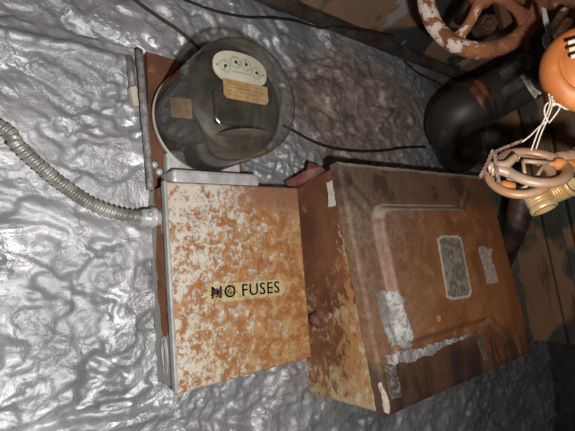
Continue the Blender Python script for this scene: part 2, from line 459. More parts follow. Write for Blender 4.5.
for k, (ox, oz, ang) in enumerate(((-.0270, -.0005, 215), (-.0090, .0085, -35), (.0090, .0085, 105), (.0270, -.0005, -40))):
    c = Vector((dc.x+ox, DY-.0006, dc.z+oz)); r = .0088
    for i in range(10):
        t = PI/2 - 2*PI*i/10*(1 if k % 2 else -1)
        d = Vector((math.cos(t), 0, math.sin(t)))
        text_bm(bm, str(i), .0040, c+d*r*.80, XV, ZV)
    for i in range(40):
        t = 2*PI*i/40; d = Vector((math.cos(t), 0, math.sin(t))); e = Vector((-math.sin(t), 0, math.cos(t)))*.00040
        a, b = c+d*r*1.0, c+d*r*1.10
        bm.faces.new([bm.verts.new(q) for q in (a-e, b-e, b+e, a+e)])
text_bm(bm, 'KILOWATT HOURS', .0036, (dc.x, DY-.0006, dc.z-.0055), XV, ZV)
num = obj('dial_markings', bm, M_simple('faded print', (.05, .05, .045), (.10, .10, .09), .7), dial, False)
for k, (ox, oz, ang) in enumerate(((-.0270, -.0005, 250), (-.0090, .0085, -30), (.0090, .0085, 100), (.0270, -.0005, -35))):
    bm = bmesh.new(); c = Vector((dc.x+ox, DY-.0014, dc.z+oz)); t = math.radians(ang)
    d = Vector((math.cos(t), 0, math.sin(t))); e = Vector((-math.sin(t), 0, math.cos(t)))
    add_prism(bm, [c-d*.0022-e*.0011, c+d*.0078, c-d*.0022+e*.0011], Vector((0, .0006, 0)))
    add_lathe(bm, c, (0, -1, 0), [(0, .0012), (.0022, .001), (.0023, -.0005), (0, -.0005)], 14)
    obj('pointer', bm, ink_m, dial, False)
bm = bmesh.new()
screw_m = M_simple('brass screw', (.35, .2, .12), (.45, .28, .18), .4, .6)
for sx in (-1, 1):
    bm = bmesh.new(); add_lathe(bm, (dc.x+sx*.0400, DY, dc.z-.001), (0, -1, 0), [(0, .0014), (.0014, .001), (.0017, 0), (0, 0)], 10)
    obj('screw', bm, screw_m, dial)
# tan name plate below the dials, worn print
bm = bmesh.new()
pc = on(246, 92.5, Vector((0, DY, 0)), Vector((0, 1, 0)))
w_, h_ = .0385, .0140
add_prism(bm, [Vector((pc.x+x, DY-.002, pc.z+z)) for x, z in ((-w_, h_), (w_, h_), (w_, -h_*.6), (w_-.005, -h_), (-w_+.005, -h_), (-w_, -h_*.6))], Vector((0, .002, 0)))
tan_m = M_simple('tan paper', (.40, .245, .11), (.55, .37, .18), .7, 0, 90, .1)
np_ = obj('name_plate', bm, tan_m, met, False)
bm = bmesh.new()
for r_ in range(4):
    x = pc.x-w_*.85
    while x < pc.x+w_*.8:
        L__ = random.uniform(.002, .006)
        if random.random() < .6:
            z = pc.z+h_*.65-r_*h_*.42
            bm.faces.new([bm.verts.new((xx_, DY-.0025, zz_)) for xx_, zz_ in ((x, z), (x+L__, z), (x+L__, z-.0009), (x, z-.0009))])
        x += L__+.0015
obj('faded_print', bm, M_simple('brown ink', (.16, .10, .05), (.22, .14, .07), .8), np_, False)
# tan sticker on the works, seen through the side of the glass
bm = bmesh.new()
def on_works(px, py, R=.0801):
    d = ray(px, py); o = C0-Vector((MX, 0, MZ)); a_ = d.x*d.x+d.z*d.z; b_ = o.x*d.x+o.z*d.z; c_ = o.x*o.x+o.z*o.z-R*R
    return C0+d*((-b_-math.sqrt(max(0, b_*b_-a_*c_)))/a_)
kk = [[bm.verts.new(on_works(170+21*i/8+1.5*j/8, 97+20*j/8+2*i/8)) for i in range(9)] for j in range(9)]
for a_, b_ in zip(kk, kk[1:]):
    for i in range(8): bm.faces.new((a_[i], a_[i+1], b_[i+1], b_[i]))
obj('sticker', bm, tan_m, met, False)
# grey terminal chamber below the glass
bm = bmesh.new()
add_box(bm, (.284, -.062, .1225), (.440, -.0125, .144), .005); add_box(bm, (.290, -.030, .130), (.425, -.0125, .178), .004)
obj('terminal_chamber', bm, silver_paint, met, False)

# ------------------------------------------------------------------ NO FUSES box
FX0, FX1, FZ0, FZ1, FD = .267, .518, -.176, .122, -.070
fb = thing('fuse_box', 'square rusted white box with a NO FUSES label on its lid', 'fuse box', (.39, 0, FZ0))
# lid: flaking white paint over orange rust
s = M('flaking white paint over rust', .68, 0, .3)
x, z = s.axis(0), s.axis(2)
n1 = s.noise(120, 9, .75, .6); n2 = s.noise(42, 8, .66, .8); n3 = s.noise(190, 5, .7); n4 = s.noise(5, 3, .5, .2)
rustc = s.mix(s.rng(n2, .38, .66), (.32, .125, .040), (.50, .29, .125))
rustc = s.mix(s.rng(n1, .50, .66), rustc, (.20, .078, .028))
rustc = s.mix(s.rng(s.noise(260, 4, .7), .56, .72, 0, .8), rustc, (.11, .045, .02))
rustc = s.mix(s.math('MULTIPLY', s.rng(s.noise(64, 6, .7), .52, .66), s.rng(x, -.08, .10, .2, .75)), rustc, (.55, .38, .19))
grad = s.math('ADD', s.math('MULTIPLY', x, -.75), s.math('MULTIPLY', s.math('ABSOLUTE', s.math('SUBTRACT', z, .11)), .45))
pm = s.math('ADD', s.math('ADD', s.math('MULTIPLY', n1, .75), s.math('MULTIPLY', n2, .55)), s.math('MULTIPLY', grad, .95))
pm = s.math('ADD', pm, s.math('MULTIPLY', s.math('SUBTRACT', n3, .5), .35))
pm2 = s.math('MULTIPLY', s.rng(pm, .67, .775), s.rng(n3, .25, .55, .55, 1.0))
cream = s.mix(s.rng(n4, .4, .6), (.56, .52, .46), (.52, .45, .34))
c = s.mix(pm2, rustc, cream)
red = s.math('MULTIPLY', s.rng(s.math('ADD', z, s.math('MULTIPLY', n2, .06)), .275, .305), s.rng(x, -.03, .05))
c = s.mix(red, c, s.mix(n1, (.20, .075, .04), (.38, .20, .13)))
s.col(c); s.bump(s.math('ADD', pm2, s.math('MULTIPLY', n1, .8)), .55, .0012); s.bump(n3, .3, .0006); lid_m = s.done()
s, c, a, b, f = rust('grey paint worn to rust', (.30, .12, .05), (.13, .05, .025), (.40, .20, .10), scale=60)
zz_ = s.axis(2); yy_ = s.axis(1); n2 = s.noise(28, 6, .6, .5)
m1_ = s.math('ADD', s.math('MULTIPLY', s.math('ABSOLUTE', s.math('ADD', yy_, .033)), 34), s.math('MULTIPLY', s.math('SUBTRACT', n2, .5), 1.6))
m1_ = s.math('ADD', m1_, s.rng(zz_, .085, .055, 0, 1.2))
s.col(s.mix(s.rng(m1_, .40, .48), c, s.mix(a, (.30, .30, .27), (.44, .43, .39)))); side_m = s.done()
bm = bmesh.new(); add_box(bm, (FX0+.003, -.0605, FZ0+.005), (FX1-.003, .004, FZ1-.003), .002)
body = obj('body', bm, side_m, fb, False)
bm = bmesh.new()
# slightly buckled lid sheet with a folded rim
NX, NZ = 26, 30
add_box(bm, (FX0, FD, FZ0), (FX1, -.059, FZ1), .004, 3)
lid = obj('lid', bm, lid_m, fb, False)
bm = bmesh.new()
add_box(bm, (FX0-.0018, FD-.0004, FZ0+.004), (FX0+.0038, -.059, FZ1+.002), .0018)
obj('lid_edge', bm, grey_paint, fb, False, 'grey painted left edge of the lid')
bm = bmesh.new()
kc = Vector((FX0+.003, -.030, -.128))
for rr, hh_ in ((.014, .0016), (.0095, .0022)):
    P = [kc+Vector((-.0005, math.cos(t)*rr*.75, math.sin(t)*rr*1.9)) for t in [2*PI*i/36 for i in range(36)]]
    add_tube(bm, P, hh_, 8, True)
obj('knockout', bm, grey_paint, fb)
# label: cream strip with a rounded right end
LN = Vector((0, 1, 0)); LP = Vector((0, FD-.0006, 0))
def lidp(px, py, off=0.0): return on(px, py, LP-Vector((0, off, 0)), LN)
la, lb = lidp(208, 294), lidp(285, 287)
lc = (la+lb)/2; lw_ = (lb-la).length/2; lr = (lb-la).normalized(); lu = Vector((0, 0, 1)); lu = (lu-lr*lu.dot(lr)).normalized(); lh = .0135
pts = [(-lw_, lh*.9), (-lw_*.8, lh)] + [(lw_-lh*.9+lh*.9*math.cos(t), lh*math.sin(t)) for t in [PI/2-PI*i/14 for i in range(15)]] + [(-lw_*.6, -lh), (-lw_, -lh*.95), (-lw_*1.02, 0)]
bm = bmesh.new(); add_prism(bm, [lc+lr*x+lu*z for x, z in pts], Vector((0, .001, 0)))
s = M('yellowed label strip', .6, 0, .3); n = s.noise(130, 7, .65); s.col(s.mix(s.rng(n, .50, .66), (.50, .40, .21), (.28, .17, .08)))
lab = obj('label_strip', bm, s.done(), fb, False)
bm = bmesh.new()
def word(txt, x, size): text_bm(bm, txt, size, lc+lr*x+Vector((0, -.0009, 0)), lr, lu, 'CENTER', .0002)
word('NO', -lw_*.64, .0268); word('FUSES', lw_*.315, .0268)
# thicken the strokes a little by a second pass
for dx_ in (-.0003, .0003): text_bm(bm, 'FUSES', .0268, lc+lr*(lw_*.315+dx_)+Vector((0, -.0009, 0)), lr, lu, 'CENTER', .0002); text_bm(bm, 'NO', .0268, lc+lr*(-lw_*.64+dx_)+Vector((0, -.0009, 0)), lr, lu, 'CENTER', .0002)
obj('lettering', bm, M_simple('dark brown print', (.030, .022, .018), (.07, .05, .035), .7), lab, False)
bm = bmesh.new()
for i in range(110):                                        # the NO is scratched over
    x = -lw_*.80+random.gauss(0, .0042) if i < 80 else -lw_*.48+random.gauss(0, .005)
    zq = random.gauss(0, .0042); a_ = random.uniform(0, PI); Ls = random.uniform(.0008, .003); ws = random.uniform(.0004, .0011)
    d = lr*math.cos(a_)+lu*math.sin(a_); e = -lr*math.sin(a_)+lu*math.cos(a_); c = lc+lr*x+lu*zq+Vector((0, -.0013, 0))
    add_prism(bm, [c-d*Ls, c-e*ws, c+d*Ls, c+e*ws], Vector((0, .0006, 0)))
obj('scratches', bm, M_simple('scratched dark marks', (.05, .035, .03), (.12, .08, .06), .8), lab, False)

# ------------------------------------------------------------------ armoured conduit
cd = thing('flexible_conduit', 'grey ribbed metal conduit curving down to the side of the NO FUSES box', 'conduit', at(150, 218, -.03))
P = catmull([Vector((-.30, -.018, .33)), Vector((-.08, -.02, .26)), at(-5, 124, -.022), at(18, 146, -.026), at(42, 168, -.028), at(66, 187, -.030), at(92, 204, -.031), at(118, 213.5, -.032), at(143, 217.5, -.033)], 44)
# even spacing
D = [0]
for a, b in zip(P, P[1:]): D.append(D[-1]+(b-a).length)
def along(d):
    for i in range(len(D)-1):
        if D[i+1] >= d: return P[i].lerp(P[i+1], (d-D[i])/max(1e-9, D[i+1]-D[i]))
    return P[-1]
NS = int(D[-1]/.00105); pitch = .0078
Q = [along(D[-1]*i/NS) for i in range(NS+1)]
def rib(k, f, i):
    ph = (D[-1]*f/pitch + i) % 1.0
    return .0080 + .0019*(1-ph) * smooth(0, .22, ph) + .0007*math.sin(2*PI*ph)
bm = bmesh.new(); add_tube(bm, Q, rib, 20)
obj('sheath', bm, conduit_m, cd)
bm = bmesh.new()
ax = (Vector((FX0+.01, -.033, 0))-Vector((FX0-.016, -.032, 0)))
cpos = Vector((FX0-.018, -.0335, at(146, 217.5, -.033).z))
add_lathe(bm, cpos, (1, 0, -.05), [(.0, -.006), (.0105, -.006), (.0125, 0), (.0125, .009), (.0155, .010), (.0160, .015), (.0120, .017), (.0120, .024)], 24, .12)
obj('connector', bm, silver_paint, cd)
bm = bmesh.new(); add_lathe(bm, cpos+Vector((.004, -.012, .003)), (-.2, -1, 0), [(0, .007), (.003, .006), (.0042, .002), (.004, -.004)], 12)
obj('connector_screw', bm, silver_paint, cd)

# ------------------------------------------------------------------ large rusty switch box
BX0, BX1, BZT, BZB, YT, YB = .562, 1.092, .160, -.262, -.131, -.188
sw = thing('switch_box', 'large rusty brown switch box with a raised panel pressed into its sloping lid', 'switch box', (.82, 0, BZB))
# body: wedge behind the lid
s, c, a, b, f = rust('brown rust with pale flakes', (.26, .105, .050), (.13, .052, .028), (.36, .17, .08), scale=45)
zz_, yy_ = s.axis(2), s.axis(1); n2 = s.noise(75, 9, .70, .5, s.pos((1, 1, .7))); n5 = s.noise(14, 4, .55)
msk = s.math('ADD', s.math('ADD', n2, s.math('MULTIPLY', n5, .5)), s.rng(zz_, .36, .08, -.14, .10))
msk = s.math('ADD', msk, s.rng(yy_, -.05, -.14, -.15, .05))
c = s.mix(s.rng(msk, .68, .80), c, s.mix(s.rng(n5, .4, .6), (.38, .19, .07), (.46, .36, .22)))
c = s.mix(s.rng(msk, .90, .96), c, (.48, .44, .36))
s.col(c); swside_m = s.done()
bm = bmesh.new()
def yat(z): return YT+(z-BZT)*(YB-YT)/(BZB-BZT)
pr = [Vector((BX0+.004, .006, BZB+.001)), Vector((BX0+.004, yat(BZB)+.014, BZB+.001)), Vector((BX0+.004, yat(BZT)+.014, BZT-.008)), Vector((BX0+.004, .006, BZT-.020))]
add_prism(bm, pr, Vector((BX1-BX0-.008, 0, 0)))
bmesh.ops.bevel(bm, geom=[e for e in bm.edges if e.calc_face_angle(0) > .5], offset=.003, segments=2, affect='EDGES')
obj('body', bm, swside_m, sw, False)
# lid: height field with raised panel
p0 = Vector((BX0, YT, BZT)); VV = Vector((0, YB-YT, BZB-BZT)); LL = VV.length; VV.normalize(); UU = Vector((1, 0, 0)); NN = UU.cross(VV)
if NN.y > 0: NN = -NN
WW = BX1-BX0
pu0, pu1, pv0, pv1 = .062, .372, .084, .326
def lid_h(u, v):
    # signed distance to the rounded panel
    cx_, cy_ = (pu0+pu1)/2, (pv0+pv1)/2; hx, hy, rr = (pu1-pu0)/2, (pv1-pv0)/2, .035
    qx, qy = abs(u-cx_)-hx+rr, abs(v-cy_)-hy+rr
    d = math.hypot(max(qx, 0), max(qy, 0))+min(max(qx, qy), 0)-rr
    h = .019*(1-smooth(-.009, .007, d))
    # pressed creases running out from the panel's corners
    for (a_, b_, dx_, dy_) in ((pu0+.008, pv0+.008, -.7, -.7), (pu1-.006, pv0+.006, .7, -.7), (pu1-.008, pv1-.008, .75, .66), (pu0+.006, pv1-.006, -.6, .8)):
        t = (u-a_)*dx_+(v-b_)*dy_; o_ = -(u-a_)*dy_+(v-b_)*dx_
        if 0 < t < .12: h += .0020*math.cos(o_/.015*PI)*math.exp(-(o_/.02)**2)*smooth(0, .02, t)*(1-smooth(.04, .11, t))
    h += .0012*noise.noise(Vector((u*22, v*22, 5))) + .0025*noise.noise(Vector((u*5, v*5, 8)))
    e = min(u, WW-u, v, LL-v)
    h -= .004*(1-smooth(0, .008, e))
    return h
bm = bmesh.new(); NU, NV = 190, 150; g = []
for j in range(NV+1):
    row = []
    for i in range(NU+1):
        u, v = WW*i/NU, LL*j/NV
        eu = .0016*noise.noise(Vector((v*60, u*60, 2)))
        row.append(bm.verts.new(p0+UU*(u+(eu if i in (0, NU) else 0))+VV*(v+(eu if j in (0, NV) else 0))+NN*lid_h(u, v)))
    g.append(row)
for a_, b_ in zip(g, g[1:]):
    for i in range(NU): bm.faces.new((a_[i], a_[i+1], b_[i+1], b_[i]))
ring = g[0]+[r[-1] for r in g[1:]]+g[-1][-2::-1]+[r[0] for r in g[-2:0:-1]]
bk = [bm.verts.new(v.co-NN*.017) for v in ring]
for i in range(len(ring)):
    j = (i+1) % len(ring); f_ = bm.faces.new((ring[j], ring[i], bk[i], bk[j]))
bm.faces.new(bk)
s = M('dark orange rust on pressed steel', .50, .0, .42)
SWL = WL[sw]
xl, zl = s.axis(0), s.axis(2)
n1 = s.noise(36, 8, .66, .4); n2 = s.noise(8, 5, .6, .6); n3 = s.noise(180, 5, .7); nf = s.noise(95, 6, .72, .2)
c = s.mix(s.rng(n2, .36, .66), (.215, .078, .030), (.345, .138, .054))
c = s.mix(s.rng(n1, .50, .70), c, (.37, .185, .095))
c = s.mix(s.rng(xl, .14, .24, 0, .55), c, (.25, .075, .024))
# grey-brown bloom on the left and upper part
gm = s.math('ADD', s.math('ADD', s.math('MULTIPLY', xl, -1.5), s.math('MULTIPLY', zl, .9)), s.math('MULTIPLY', n2, .55))
c = s.mix(s.rng(gm, .42, 1.0, 0, .85), c, s.mix(s.rng(nf, .36, .64), (.12, .088, .065), (.25, .18, .132)))
# soot streaks running out across the lower border
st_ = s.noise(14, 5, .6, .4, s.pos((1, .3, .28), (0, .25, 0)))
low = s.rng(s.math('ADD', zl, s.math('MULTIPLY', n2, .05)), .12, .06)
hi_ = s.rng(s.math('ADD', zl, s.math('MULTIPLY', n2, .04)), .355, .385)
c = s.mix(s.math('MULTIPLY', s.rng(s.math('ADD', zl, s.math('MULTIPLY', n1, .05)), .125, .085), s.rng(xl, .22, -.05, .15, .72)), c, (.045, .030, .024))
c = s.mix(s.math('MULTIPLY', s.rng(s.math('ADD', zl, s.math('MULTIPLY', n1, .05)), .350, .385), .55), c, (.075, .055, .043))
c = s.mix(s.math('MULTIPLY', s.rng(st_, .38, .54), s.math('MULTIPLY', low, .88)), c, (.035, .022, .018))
c = s.mix(s.math('MULTIPLY', s.rng(s.noise(20, 5, .6, .3), .52, .66), s.math('MULTIPLY', hi_, .8)), c, (.05, .032, .025))
c = s.mix(s.rng(n3, .62, .78, 0, .6), c, (.10, .045, .025))
ge = s.N.new('ShaderNodeNewGeometry'); sx_ = s.N.new('ShaderNodeSeparateXYZ'); s.L.new(ge.outputs['True Normal'], sx_.inputs[0])
dust = s.rng(s.math('ADD', sx_.outputs[2], s.math('MULTIPLY', s.math('SUBTRACT', n1, .5), .5)), .30, .55, 0, .9)   # pale dust lying on the ledge of the panel
c = s.mix(dust, c, (.46, .38, .32))
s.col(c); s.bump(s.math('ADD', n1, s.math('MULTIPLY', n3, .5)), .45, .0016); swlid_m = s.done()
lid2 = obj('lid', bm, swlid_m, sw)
sharp(lid2, 50)
# things riveted, painted or stuck on the lid
def onlid(px, py, off):
    q = on(px, py, p0+NN*off, NN); u, v = (q-p0).dot(UU), (q-p0).dot(VV)
    for _ in range(4):
        h = lid_h(u, v)+off; q = on(px, py, p0+NN*h, NN); u, v = (q-p0).dot(UU), (q-p0).dot(VV)
    return u, v
def lid_patch(name, pix, off, mat, raggedness=1.2, parent=None, seed=1, thick=.0012, step=2.0, label=None):
    """thin sheet that follows the lid's surface"""
    out = [onlid(px, py, off) for px, py in ragged(pix, raggedness, step, seed)]
    bm = bmesh.new()
    vs = [bm.verts.new((u, v, 0)) for u, v in out]; bm.faces.new(vs)
    bmesh.ops.triangulate(bm, faces=bm.faces[:])
    us = [q[0] for q in out]; vv = [q[1] for q in out]
    for ax_, lo_, hi__ in ((0, min(us), max(us)), (1, min(vv), max(vv))):
        k = lo_+.004
        while k < hi__:
            bmesh.ops.bisect_plane(bm, geom=bm.verts[:]+bm.edges[:]+bm.faces[:], plane_co=(k, 0, 0) if ax_ == 0 else (0, k, 0), plane_no=(1, 0, 0) if ax_ == 0 else (0, 1, 0)); k += .004
    ex = bmesh.ops.extrude_face_region(bm, geom=bm.faces[:])
    top = {e for e in ex['geom'] if isinstance(e, bmesh.types.BMVert)}
    for v in bm.verts:
        u_, v_ = v.co.x, v.co.y; z_ = off+(thick*(.7+.5*noise.noise(Vector((u_*140, v_*140, seed)))) if v in top else -.0006)
        v.co = p0+UU*u_+VV*v_+NN*(lid_h(u_, v_)+z_)
    return obj(name, bm, mat, parent or sw, False, label)
s = M('worn aluminium data plate', .5, .2, .4); n = s.noise(80, 7, .66, .3); n2 = s.noise(16, 4, .6)
s.col(s.mix(s.rng(n, .44, .62), (.20, .17, .14), s.mix(n2, (.50, .45, .39), (.34, .25, .18)))); s.bump(n, .5, .0008); plate_m = s.done()
edge_m = M_simple('chalky pale edge', (.42, .35, .28), (.56, .50, .42), .8, 0, 120, .5, .001)
s = M('peeling whitish paint', .6, 0, .45); n = s.noise(110, 8, .68, .3); n2 = s.noise(22, 5, .6)
s.col(s.mix(s.rng(n2, .40, .62), s.mix(n, (.10, .085, .075), (.40, .385, .365)), s.mix(s.rng(n, .38, .55), (.24, .22, .20), (.56, .55, .53)))); s.bump(n, .9, .002); peel_m = s.done()
s = M('scraped grey strip', .65, 0, .3); n = s.noise(120, 8, .68, .3)
s.col(s.mix(s.rng(n, .45, .65), (.09, .07, .06), (.26, .23, .20))); s.bump(n, .5, .001); scrape_m = s.done()
P1 = [(437, 238), (441, 235.5), (457, 235.5), (461, 238), (471.5, 292), (469.5, 297.5), (453, 300), (447, 298)]
pl = lid_patch('data_plate', P1, .0002, edge_m, .5, thick=.0016, seed=3, label='pale edged data plate')
def shrink(P, k):
    cx_ = sum(p[0] for p in P)/len(P); cy_ = sum(p[1] for p in P)/len(P); return [(cx_+(x-cx_)*k, cy_+(y-cy_)*(1-(1-k)*.55)) for x, y in P]
lid_patch('plate_face', shrink(P1, .86), .0012, plate_m, .3, parent=pl, seed=4)
lid_patch('plate_face', [(479, 247), (484, 246), (487, 249), (492, 248.5), (491, 256), (498, 280), (495, 283), (487, 284), (483, 268), (479, 262)], .0002, M_simple('chalky strip', (.34, .24, .17), (.55, .48, .40), .8, 0, 110, .6, .001), 1.2, seed=5)
lid_patch('paint_patch', [(376, 294), (383, 290), (390, 293), (394, 300), (402, 303), (405, 313), (409, 324), (413, 336), (411, 347), (404, 349), (397, 344), (392, 347), (386, 333), (381, 318), (379, 305)], .0003, peel_m, 1.8, seed=6, thick=.0016)
lid_patch('paint_patch', [(386, 356), (400, 351), (412, 350), (425, 347), (437, 343), (449, 339), (462, 336), (472, 333), (466, 338), (452, 343), (440, 348), (432, 355), (422, 356), (412, 363), (402, 362), (394, 365), (388, 363)], .0003, peel_m, 2.2, seed=8, thick=.002, step=1.5)
lid_patch('scraped_strip', [(384, 366), (395, 363), (402, 397), (391, 399)], .0003, scrape_m, .9, seed=10)
lid_patch('scraped_strip', [(475, 333), (479, 331), (488, 359), (484, 362)], .0003, scrape_m, .8, seed=11)
lid_patch('paint_patch', [(378, 384), (381, 382), (386, 393), (390, 406), (389, 415), (384, 412), (382, 398)], .0003, edge_m, 1.4, seed=12)
lid_patch('paint_flake', [(437, 316), (440, 315), (440.5, 321), (438, 322)], .0003, M_simple('yellow brown flake', (.40, .24, .10), (.5, .32, .16), .7), .4, seed=13)
# bolt with washer on the left side, knockouts, white paint scrap, red tab on top
bm = bmesh.new(); c = Vector((BX0+.004, 0, 0)); d_ = ray(318, 319); c = C0+d_*((BX0+.004-C0.x)/d_.x)
add_lathe(bm, c, (-1, 0, 0), [(0, .017), (.007, .017), (.011, .014), (.013, .008), (.0135, .003), (.017, .002), (.0175, -.001)], 20, .06)
obj('bolt', bm, M_simple('reddish rusted bolt', (.11, .035, .028), (.27, .12, .09), .6, 0, 110, .9, .0025), sw)
for py_ in (256, 280):
    d_ = ray(313, py_); c = C0+d_*((BX0+.004-C0.x)/d_.x)
    bm = bmesh.new(); add_tube(bm, ring_pts(c, (-1, 0, 0), .010, 20, PI*.1, PI*.95, False), .0013, 6)
    obj('knockout', bm, swside_m, sw)
bm = bmesh.new()
pp_ = [C0+ray(px, py)*((BX0+.004-C0.x)/ray(px, py).x) for px, py in ragged([(327, 183), (333, 180), (336, 206), (329, 207)], .9, 1.6, 4)]
add_prism(bm, [p+Vector((-.0012, 0, 0)) for p in pp_], Vector((.002, 0, 0)))
obj('paint_patch', bm, M_simple('white paint scrap', (.52, .50, .44), (.66, .64, .58), .6, 0, 90, .5, .001), sw, False)
red_m = M_simple('dark red oxide', (.10, .025, .022), (.19, .06, .05), .6, 0, 60, .5, .001)
bm = bmesh.new()
add_prism(bm, [at(285, 182, -.035), at(290, 180, -.035), at(307, 170, -.055), at(309, 162, -.055), at(312, 168, -.055), at(322, 167, -.075), at(326, 171, -.08), at(303, 183, -.045), at(290, 188, -.035)], Vector((.010, .012, -.004)))
obj('top_flange', bm, red_m, sw, False)

# ------------------------------------------------------------------ black pipe with elbow
bpipe = thing('black_pipe', 'thick black iron pipe with an elbow behind the rusty handwheel', 'pipe', pt(447, 122, 1.05))
e0 = pt(467, 109, 1.06); e1 = pt(530, 76, 1.06); PR = .056
s, c, a, b, f = rust('black iron with rust bands', (.044, .037, .031), (.022, .019, .017), (.085, .064, .050), .5, 22, .3, .001, .45)
pipe_m = s.done()
bm = bmesh.new(); add_tube(bm, [e0.lerp(e1, t/14-.08) for t in range(1, 20)], PR, 40); obj('run', bm, pipe_m, bpipe)
dirp = (e1-e0).normalized()
bend = catmull([e0+dirp*.02, e0-dirp*.006, e0-dirp*.026+CF*.012+CD*.004, e0-dirp*.040+CF*.040+CD*.014+CR*.012, e0-dirp*.040+CF*.075+CD*.03+CR*.035, e0-dirp*.038+CF*.17+CD*.06+CR*.08], 10)
bm = bmesh.new(); add_tube(bm, bend, PR*1.06, 40); obj('elbow', bm, pipe_m, bpipe)
bm = bmesh.new()
q0 = e0+dirp*.018; 
add_lathe(bm, q0, dirp, [(PR*1.0, -.016), (PR*1.13, -.016), (PR*1.16, -.012), (PR*1.16, .000), (PR*1.07, .004), (PR*1.10, .010), (PR*1.10, .020), (PR*1.0, .021)], 40)
s = M('rust banded collar', .5, .0, .4); n = s.noise(18, 5, .6, .4); s.col(s.mix(s.rng(n, .50, .64), (.030, .022, .018), (.22, .075, .030))); s.bump(s.noise(80, 6), .4, .001)
obj('collar', bm, s.done(), bpipe)
bm = bmesh.new()
q1 = pt(521, 80, .99)
add_lathe(bm, q1, (CR*.55+CD*-.45-CF*.7), [(0, .020), (.010, .020), (.012, .018), (.020, .016), (.022, .012), (.022, -.06)], 6)
add_lathe(bm, pt(523, 62, .97), (CR*.3-CD*.2-CF), [(0, .012), (.016, .010), (.020, .004), (.02, -.05)], 8)
obj('coupling_bolt', bm, M_simple('shiny black bolt', (.06, .06, .062), (.14, .14, .14), .3, .4, 40), bpipe, False)
# pipe stub behind the right edge of the switch box
bm = bmesh.new()
P = catmull([pt(523, 186, 1.12), pt(520, 210, 1.12), pt(514, 230, 1.14), pt(507, 246, 1.20), pt(503, 258, 1.30), pt(500, 266, 1.46)], 14)
add_tube(bm, P, lambda k, f, i: .030*(1+.02*math.sin(k*1.1)), 24)
s = M('dark pipe with brown grime', .5, 0, .4); n = s.noise(14, 5, .6, .4); s.col(s.mix(s.rng(n, .45, .6), (.022, .018, .016), (.085, .045, .035))); s.bump(s.noise(90, 6), .4, .001)
tag(obj('drain_pipe', bm, s.done()), 'short dark bent pipe dropping behind the right edge of the switch box', 'pipe')

# ------------------------------------------------------------------ big valve with rusty handwheel
wc = pt(484, -9, .75); wn = (-CF + CD*.10 - CR*.05).normalized()
gv = thing('gate_valve', 'large valve with a rusty spoked handwheel at the top', 'valve', wc)
s, c, a, b, f = rust('orange rust with white flakes', (.34, .125, .050), (.15, .052, .026), (.46, .21, .10), .75, 70, 1.0, .0045)
xl = s.axis(0); n2 = s.noise(48, 8, .70, .6); n3 = s.noise(12, 4, .6)
dirl = s.N.new('ShaderNodeVectorMath'); dirl.operation = 'DOT_PRODUCT'; s.L.new(s.co, dirl.inputs[0]); dirl.inputs[1].default_value = (-CR*.8+CD*.6)
msk = s.math('ADD', s.math('ADD', s.math('MULTIPLY', n2, 1.9), s.math('MULTIPLY', n3, .5)), s.math('MULTIPLY', dirl.outputs['Value'], 5.5))
s.col(s.mix(s.rng(msk, 1.68, 1.78), c, s.mix(a, (.55, .45, .38), (.74, .66, .58))))
wheel_m = s.done()
RW, RT = .0965, .0145
bm = bmesh.new()
add_tube(bm, ring_pts(wc, wn, RW, 120), lambda k, f, i: RT*(1+.09*noise.noise(Vector((math.cos(f*6.28)*6, math.sin(f*6.28)*6, i*4)))+.05*noise.noise(Vector((math.cos(f*6.28)*20, math.sin(f*6.28)*20, math.cos(i*6.28)*2)))), 22, True)
hw = obj('handwheel', bm, wheel_m, gv)
def wdir(deg): # angle in the picture, clockwise from right
    t = math.radians(deg); d = CR*math.cos(t)+CD*math.sin(t); return (d-wn*d.dot(wn)).normalized()
for deg in (120, 36, -54, 210):
    d = wdir(deg); side = wn.cross(d).normalized(); bm = bmesh.new()
    prev = None
    for k in range(15):
        t = k/14; rr = .012+(RW-.012)*t; wdt = .0085+.0035*abs(2*t-1)**2+(.016*(max(0, t-.55)/.45)**2 if deg == 36 else .003*(max(0, t-.8)/.2)); th = .0075
        cc = wc+d*rr+side*(.006*math.sin(t*PI))+wn*(.006*(1-t))
        ring = [bm.verts.new(cc+side*wdt*math.cos(a_)+wn*th*math.sin(a_)) for a_ in [2*PI*i/16 for i in range(16)]]
        if prev:
            for i in range(16): bm.faces.new((prev[i], prev[(i+1) % 16], ring[(i+1) % 16], ring[i]))
        prev = ring
    obj('spoke', bm, wheel_m, hw)
bm = bmesh.new(); add_lathe(bm, wc-wn*.02, wn, [(0, .0), (.022, .0), (.026, .01), (.024, .03), (.012, .034), (.012, .044), (0, .046)], 28, .04)
obj('hub', bm, wheel_m, hw)
rust_valve = rust('deep orange rust', (.28, .095, .030), (.11, .040, .018), (.42, .19, .07), .6, 40, .6, .0025)[0].done()
darkrust = rust('dark brown rust', (.12, .05, .03), (.05, .025, .017), (.19, .10, .07), .6, 60, .6, .0015)[0].done()
bm = bmesh.new(); add_lathe(bm, wc+CF*.012, CF, [(0, 0), (.010, 0), (.010, .10), (0, .10)], 16)
obj('stem', bm, darkrust, gv)
bm = bmesh.new(); add_lathe(bm, pt(488, 24, .84), -CF+CR*.1, [(0, .016), (.006, .016), (.007, .013), (.012, .012), (.0172, .008), (.0185, -.004), (.0185, -.03)], 6)
add_lathe(bm, pt(488.5, 23, .822), -CF+CR*.1, [(0, .012), (.005, .011), (.0075, .006), (.0075, -.02)], 14)
obj('hex_nut', bm, darkrust, gv, False)
bm = bmesh.new()
a_, b_ = pt(496, -12, .86), pt(509, 36, .86)
add_tube(bm, [a_, b_], .0135, 4); obj('yoke_arm', bm, darkrust, gv, False)
bm = bmesh.new(); a_, b_ = pt(462, -40, .86), pt(500, 60, .88)
bodyc = pt(588, -6, .76)
bm = bmesh.new()
